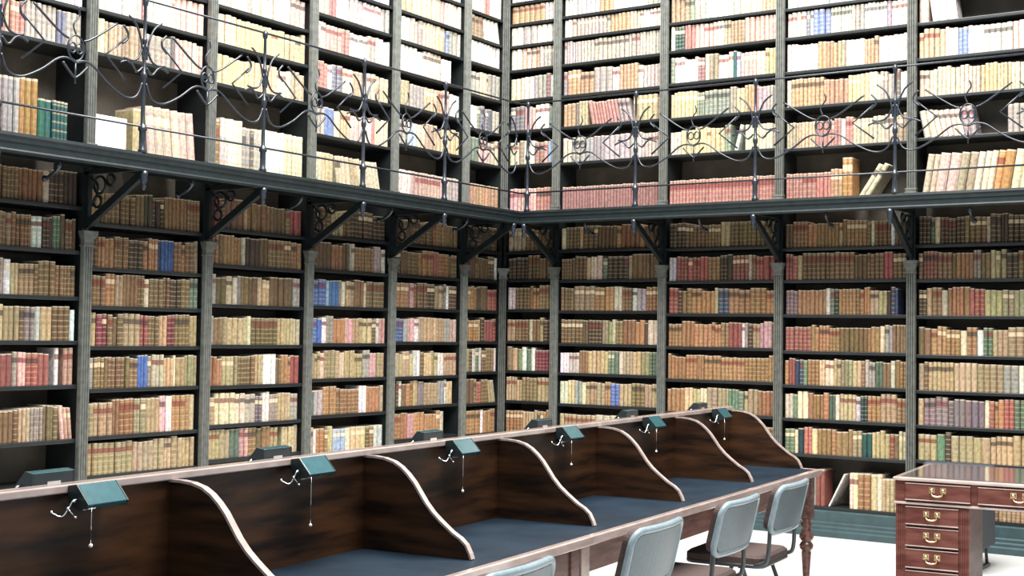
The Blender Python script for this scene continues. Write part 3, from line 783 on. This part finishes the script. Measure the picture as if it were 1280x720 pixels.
# ---------------------------------------------------------------- pedestal desk on the right
rz = math.radians(5)
pd = empty('pedestal_desk', (4.531, -2.606, 0), rz)
tag(pd, 'red mahogany pedestal desk with brass drawer handles and glossy top', 'desk')
PW, PDp = 1.36, .98
b = bmesh.new(); box(b, -.012, PW + .012, -.012, PDp, .752, .772); finish('top_edge', b, M_trim, pd, bevel=.006)
b = bmesh.new(); box(b, .03, PW - .03, .03, PDp - .04, .772, .776); finish('leather_top', b, M_pedtop, pd)
b = bmesh.new(); box(b, 0, PW, 0.004, PDp - .02, .632, .752); finish('frieze', b, M_ped, pd)
b = bmesh.new(); box(b, -.008, PW + .008, -.008, PDp - .012, .618, .632); finish('frieze_moulding', b, M_trim, pd, bevel=.004)
def handle(par, x, z, w=.062):
    h = bmesh.new()
    for s in (-1, 1):
        lathe_pts = [(x + s * w / 2, -.010 + 0, z + .012)]
        ball(h, (x + s * w / 2, -.016, z + .012), .013)
        box(h, x + s * w / 2 - .016, x + s * w / 2 + .016, -.012, -.009, z - .004, z + .03)
    tube(h, smooth_path([(x - w / 2, -.022, z + .012), (x - w / 2 + .004, -.03, z - .012), (x, -.032, z - .02), (x + w / 2 - .004, -.03, z - .012), (x + w / 2, -.022, z + .012)], 4), .0045, 8)
    finish('handle', h, M_brass, par)
def drawer(x0, x1, z0, z1, hw=.062):
    b = bmesh.new(); box(b, x0, x1, -.010, .02, z0, z1)
    o = finish('drawer', b, M_ped, pd, bevel=.004)
    b = bmesh.new(); box(b, x0, x1, -.016, -.010, z0, z0 + .006); box(b, x0, x1, -.013, -.010, z1 - .004, z1); finish('cock_bead', b, M_trim, o)
    handle(o, (x0 + x1) / 2, (z0 + z1) / 2, hw)
for (x0, x1) in ((.06, .42), (.46, .90), (.94, 1.30)): drawer(x0, x1, .645, .742)
for px0 in (0.0, PW - .415):
    b = bmesh.new(); box(b, px0 + .004, px0 + .411, .006, PDp - .52, .06, .618); pe = finish('pedestal', b, M_ped, pd)
    for q in (px0 + .012, px0 + .368):
        b = bmesh.new()
        for g in range(3): box(b, q + g * .011, q + g * .011 + .007, .0, .006, .25, .612)
        finish('pilaster', b, M_ped, pe)
    b = bmesh.new(); box(b, px0 - .006, px0 + .421, -.006, PDp - .514, 0, .06); box(b, px0, px0 + .415, 0, PDp - .517, .06, .075); finish('base_moulding', b, M_trim, pe, bevel=.004)
    for (z0, z1) in ((.505, .608), (.382, .490), (.258, .367), (.10, .243)): drawer(px0 + .062, px0 + .355, z0, z1)
# low dark chair between the desk and the bookcase; only its right end and a runner show
fs = empty('low_chair', (4.375, -.90, 0), 0)
tag(fs, 'low dark upholstered chair on sled runners, mostly hidden behind the pedestal desk', 'chair')
b = bmesh.new(); box(b, -.25, .25, -.20, .24, .15, .45); finish('seat', b, M_seatd, fs, bevel=.02, seg=3)
b = bmesh.new(); box(b, -.25, .25, .18, .28, .451, .70); finish('backrest', b, M_seatd, fs, bevel=.03, seg=3)
for x in (-.21, .20):
    b = bmesh.new(); tube(b, [(x, -.36, .014), (x, .24, .014)], .013, 8); tube(b, [(x, -.30, .02), (x + .0, -.16, .16)], .011, 8); tube(b, [(x, .20, .02), (x, .16, .16)], .011, 8)
    finish('runner', b, M_black, fs)

# ---------------------------------------------------------------- light
w = bpy.data.worlds.new('sky'); scn.world = w; w.use_nodes = True
bg = w.node_tree.nodes['Background']; bg.inputs['Color'].default_value = (.80, .92, 1.0, 1); bg.inputs['Strength'].default_value = .5
def area(name, loc, target, sx, sy, e, col):
    l = bpy.data.lights.new(name, 'AREA'); l.shape = 'RECTANGLE'; l.size = sx; l.size_y = sy; l.energy = e; l.color = col
    o = bpy.data.objects.new(name, l); link(o); o.location = loc
    o.rotation_euler = (Vector(target) - Vector(loc)).to_track_quat('-Z', 'Y').to_euler()
    return o
area('skylight', (4.0, -4.5, 8.2), (3.2, -3.8, 0), 5.0, 7.0, 2450, (1, .985, .95))
scn.view_settings.view_transform = 'Standard'; scn.view_settings.look = 'None'
scn.view_settings.gamma = 1; scn.view_settings.use_curve_mapping = False
scn.view_settings.exposure = 0.35
